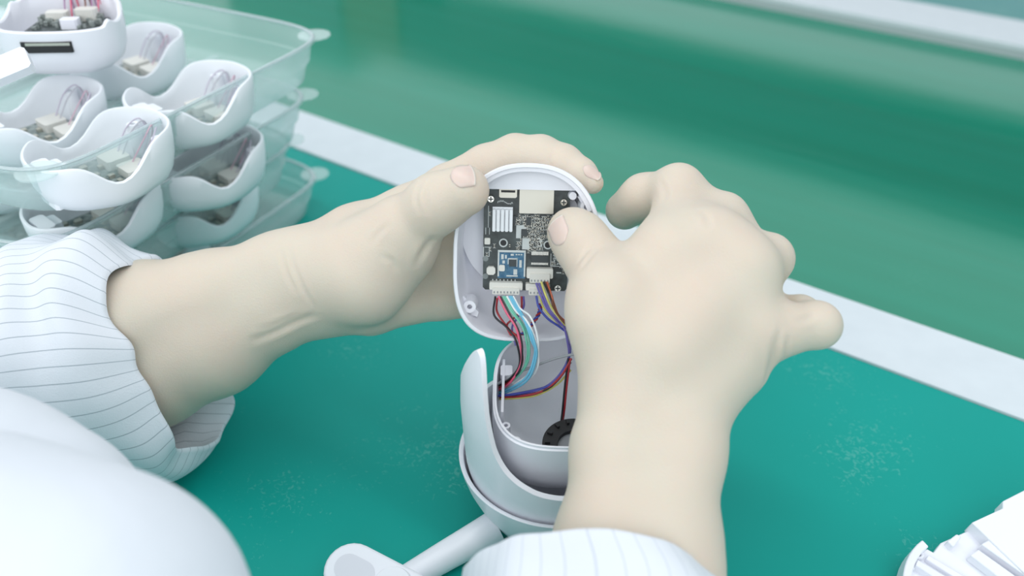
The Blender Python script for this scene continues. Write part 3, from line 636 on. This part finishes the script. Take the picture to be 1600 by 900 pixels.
v, q = flesh([(.010, .012, fl+pl), (.006, .008, th), (.0025, .007, ix), (.004, .005, md), (.004, .004, rg), (.004, .004, pk)], [])
armL = fast_mesh('forearm_and_hand', v, q, skin, person); armL['label'] = 'left forearm and hand, thumb and index finger gripping the shell'
from mathutils.bvhtree import BVHTree
crease(armR, creR); crease(armL, creL)
# nails: thin curved plates
from mathutils.bvhtree import BVHTree
def bvh(arm):
    o_ = Vector(person.location); return BVHTree.FromPolygons([vv.co+o_ for vv in arm.data.vertices], [tuple(p.vertices) for p in arm.data.polygons])
def nail(arm, tree, M, w_, l_):
    """nail plate laid onto the fingertip: the outline is dropped along -z of M onto the skin"""
    n = 15; top = []; bot = []; zd = Vector(M[:3, 2]).normalized()
    for j in range(n):
        for i in range(n):
            a, b_ = -1+2*i/(n-1), -1+2*j/(n-1); sx = (1-abs(b_)**3*.45) if b_ < 0 else (1-.12*b_**4)
            l = b_*(l_-(.22*l_*a*a if b_ < 0 else .16*l_*a*a)); w0 = Vector(M[:3, :3]@np.array([a*w_*sx, l, 0])+M[:3, 3])
            hit, no, _, _ = tree.ray_cast(w0+zd*.02, -zd); hit = hit or w0; no = no or zd
            e = max(abs(a), abs(b_)); k = .00055*(1-.75*e**4) if b_ < .8 else .0006
            top.append(hit+no*k); bot.append(hit-no*.0008)
    v = [tuple(p-Vector(person.location)) for p in top+bot]; m_ = n*n
    f = [[j*n+i, j*n+i+1, (j+1)*n+i+1, (j+1)*n+i] for j in range(n-1) for i in range(n-1)]; nf = len(f); f += [[k+m_ for k in q_[::-1]] for q_ in f]
    bd = [i for i in range(n)]+[j*n+n-1 for j in range(1, n)]+[(n-1)*n+i for i in range(n-2, -1, -1)]+[j*n for j in range(n-2, 0, -1)]
    f += [[bd[k], bd[k]+m_, bd[(k+1) % len(bd)]+m_, bd[(k+1) % len(bd)]] for k in range(len(bd))]
    me = bpy.data.meshes.new('fingernail'); me.from_pydata(v, [], f); me.materials.append(nail_m); me.materials.append(nailtip_m)
    for k, p in enumerate(me.polygons):
        p.use_smooth = k < nf
        if k < nf and k//(n-1) >= n-2: p.material_index = 1
    o = bpy.data.objects.new('fingernail', me); COL.objects.link(o); o.parent = arm; return o
tR, tL = bvh(armR), bvh(armL)
nail(armL, tL, frame(723, 272, .342, tilt=-.45, yaw=.10, roll=math.radians(-80)), 22, 19)
nail(armR, tR, frame(879, 362, .349, yaw=-.45, tilt=.1, roll=math.radians(38)), 19, 22)
nail(armL, tL, frame(922, 272, .368, yaw=.55, tilt=-.45, roll=math.radians(-125)), 10, 16)
# ---- coat
def coat_mat(stripe=(.44, .49, .54), nm='pinstripe_cloth'):
    m = bpy.data.materials.new(nm); m.use_nodes = True; nt = m.node_tree; N = nt.nodes.new; L = nt.links.new; b = nt.nodes['Principled BSDF']; b.inputs['Roughness'].default_value = .85
    b.inputs['Specular IOR Level'].default_value = .15
    tc = N('ShaderNodeUVMap'); sp = N('ShaderNodeSeparateXYZ'); L(tc.outputs[0], sp.inputs[0])
    fr_ = N('ShaderNodeMath'); fr_.operation = 'FRACT'; L(sp.outputs[0], fr_.inputs[0]); lt = N('ShaderNodeMath'); lt.operation = 'LESS_THAN'; lt.inputs[1].default_value = .07; L(fr_.outputs[0], lt.inputs[0])
    mx = N('ShaderNodeMix'); mx.data_type = 'RGBA'; mx.inputs[6].default_value = (.74, .775, .83, 1); mx.inputs[7].default_value = (*stripe, 1); L(lt.outputs[0], mx.inputs[0]); L(mx.outputs[2], b.inputs['Base Color'])
    t = N('ShaderNodeTexNoise'); t.inputs['Scale'].default_value = 1600; o = N('ShaderNodeTexCoord'); L(o.outputs['Object'], t.inputs[0]); bp = N('ShaderNodeBump'); bp.inputs['Strength'].default_value = .25; bp.inputs['Distance'].default_value = .0005; L(t.outputs['Fac'], bp.inputs['Height']); L(bp.outputs[0], b.inputs['Normal'])
    return m
cloth = coat_mat(); cloth_r = coat_mat((.60, .64, .71), 'pinstripe_cloth_pale')
def sleeve(name, rings, folds, parent, nstripe=46, lip=True, seed=1, amp=.0022, label=None, ex=2.0, hem=.0, cm_=None):
    """rings: (T, B, N): top, bottom and near points of each oval, from the cuff inwards (each px,py,D)"""
    NT = 160; Rg = []
    for T_, B_, N_ in rings:
        T_, B_, N_ = P(*T_), P(*B_), P(*N_); c = (T_+B_)/2; Rg.append(np.concatenate([c, (T_-B_)/2, N_-c]))
    path = spline(Rg, 18); n = len(path); v = []; uv = []; rnd = random.Random(seed); ph = [rnd.uniform(0, 6.28) for _ in range(8)]
    L_ = np.concatenate([[0], np.cumsum(np.linalg.norm(np.diff(path[:, :3], axis=0), axis=1))])
    def pt(row, s, k, sc=1.):
        t = 2*math.pi*k/NT; c, a, b_ = row[:3], row[3:6], row[6:9]; rr_ = np.linalg.norm(a)
        d = sum(am*math.sin(fs*s*1000/10+ft*t+ph[i % 8]+1.2*math.sin(t*2+ph[(i+3) % 8])) for i, (am, fs, ft) in enumerate(folds))*amp/rr_
        cx_, sx_ = sup(t, 1, 1, ex); return c+(cx_*a+sx_*b_)*(sc+d*1.0)
    axis = path[0, :3]-path[6, :3]; axis /= np.linalg.norm(axis); rows = []
    # inner hem (turned in), then lip, then outer
    for dep, sc in ((.022, .86), (.014, .87), (.007, .885), (.002, .91), (-.0008, .945), (-.0008, .975)):
        i = min(int(np.searchsorted(L_, max(dep, 0))), n-1); rows.append((path[i] if dep > 0 else path[0], max(dep, 0), sc, axis*(-min(dep, 0))))
    for i in range(n): rows.append((path[i], L_[i], 1., 0))
    for row, s, sc, off in rows:
        for k in range(NT+1):
            t = 2*math.pi*(k % NT)/NT; wv = hem*(math.sin(3*t+ph[0])+.5*math.sin(7*t+ph[1])+.3*math.sin(12*t+ph[2]))*math.exp(-s/.03)
            v.append(pt(row, s, k % NT, sc)+off+axis*wv); uv.append((k/NT*nstripe, s*10))
    m_ = NT+1; f = [[j*m_+k, j*m_+k+1, (j+1)*m_+k+1, (j+1)*m_+k] for j in range(len(rows)-1) for k in range(NT)]
    o = mesh(name, v, f, cm_ or cloth, parent, True, uvs=uv)
    if label: o['label'] = label
    return o
coat = [((-60, 560, .35), (90, 1050, .33), (-40, 800, .29))]
# upper-sleeve lobes near the camera
def lobes():
    g = [(.02, .006, chain((-330, 820, .28, 49), (-60, 815, .275, 37), (70, 835, .27, 30.5)))]
    g.append((.018, .007, chain((-420, 1050, .23, 50), (-60, 975, .225, 44), (130, 1000, .222, 37), (150, 1130, .22, 39))))
    g.append((.02, .01, chain((150, 1130, .22, 39), (260, 1400, .19, 40))))
    return flesh(g, [], h=.003)
v, q = lobes()
cm = mat('white_cloth', (.74, .775, .83), .85, spec=.15, bump=(40, 1.0))
cb = fast_mesh('lab_coat', v, q, cm, person); cb['label'] = 'white coat bunched at the upper arm, out of focus'
def rep(T_, B_, N_): return (T_, B_, N_)
folds = [(1.3, .55, 2), (1.2, 1.0, -3), (.7, .25, 5), (.9, 1.9, 1), (.4, 2.6, 4)]
sleeve('sleeve', [((226, 408, .402), (312, 700, .40), (182, 545, .363)), ((190, 385, .402), (285, 730, .40), (135, 545, .360)), ((128, 366, .40), (215, 745, .398), (60, 548, .356)),
                  ((50, 374, .395), (110, 735, .395), (-20, 560, .352)), ((-30, 405, .39), (0, 740, .39), (-90, 580, .348)), ((-160, 450, .38), (-150, 800, .38), (-230, 620, .34)), ((-420, 560, .34), (-400, 930, .34), (-500, 720, .31))],
       folds, cb, nstripe=52, seed=3, hem=.0026, label='left sleeve with thin grey stripes, pushed up the forearm')
sleeve('sleeve', [((742, 905, .305), (1128, 925, .307), (915, 836, .277)), ((722, 960, .300), (1152, 980, .302), (930, 895, .268)), ((700, 1060, .288), (1175, 1070, .290), (930, 1010, .257)), ((670, 1200, .262), (1210, 1200, .262), (940, 1140, .232)), ((650, 1400, .225), (1250, 1400, .225), (950, 1330, .197))],
       [(.8, .5, 2), (.6, 1.1, -3), (.5, .3, 6)], cb, nstripe=48, seed=9, hem=.0012, cm_=cloth_r, ex=2.5, amp=.0018, label='right sleeve, out of focus at the bottom edge')

# ================================================================== bracket, bottom right
br = empty('plastic_bracket', tuple(G(1500, 880, 0))); tag(br, 'white ribbed plastic bracket with a curved flange, lying on the mat at bottom right', 'bracket')
g0 = G(1500, 880, .012); Dbr = float((CH-.012)/-ray(1500, 880)[2])
KM = frame(1500, 880, Dbr, tilt=math.radians(-38))
def q(x, y): return (x-1500, (880-y)*1.22)
def arc(cx, cy, r, a0, a1, n=16): return [(cx+r*math.cos(a), cy+r*math.sin(a)) for a in np.linspace(a0, a1, n)]
R_ = math.radians
ring_o = arc(8, -60, 112, R_(122), R_(215)); ring_i = arc(8, -60, 99, R_(215), R_(122))
B().prism(ring_o+ring_i, -30, 8).out('curved_flange', white, br, KM)
B().prism(arc(8, -60, 100, R_(118), R_(250))+[(140, -170), (160, 60), (100, 90), (40, 60), (-14, 38), (-30, 22)], -34, -12).out('plate', white, br, KM)
def poly(name, pts, z0, z1, m=white): return B().prism([q(*p) for p in pts][::-1], z0, z1).out(name, m, br, KM)
poly('block', [(1532, 830), (1590, 810), (1594, 800), (1700, 760), (1760, 900), (1640, 960)], -20, 14)
poly('block', [(1489, 852), (1508, 842), (1514, 846), (1496, 860)], -20, 4)
poly('rib', [(1538, 858), (1552, 852), (1622, 905), (1606, 912)], -12, 10)
poly('rib', [(1516, 872), (1532, 864), (1600, 918), (1584, 930)], -12, 8)
poly('rib', [(1428, 884), (1434, 876), (1500, 916), (1492, 926)], -14, 4)
poly('rib', [(1450, 874), (1456, 868), (1512, 902), (1506, 910)], -14, -2)
for x, y in ((1442, 866), (1425, 880)):
    a = q(x, y); B().cyl(a[0], a[1], -20, -4, 9, 18, hole=4).out('boss', white, br, KM)

for o in br.children:
    m_ = o.modifiers.new('soft_edge', 'BEVEL'); m_.width = .0005; m_.segments = 2; m_.limit_method = 'ANGLE'
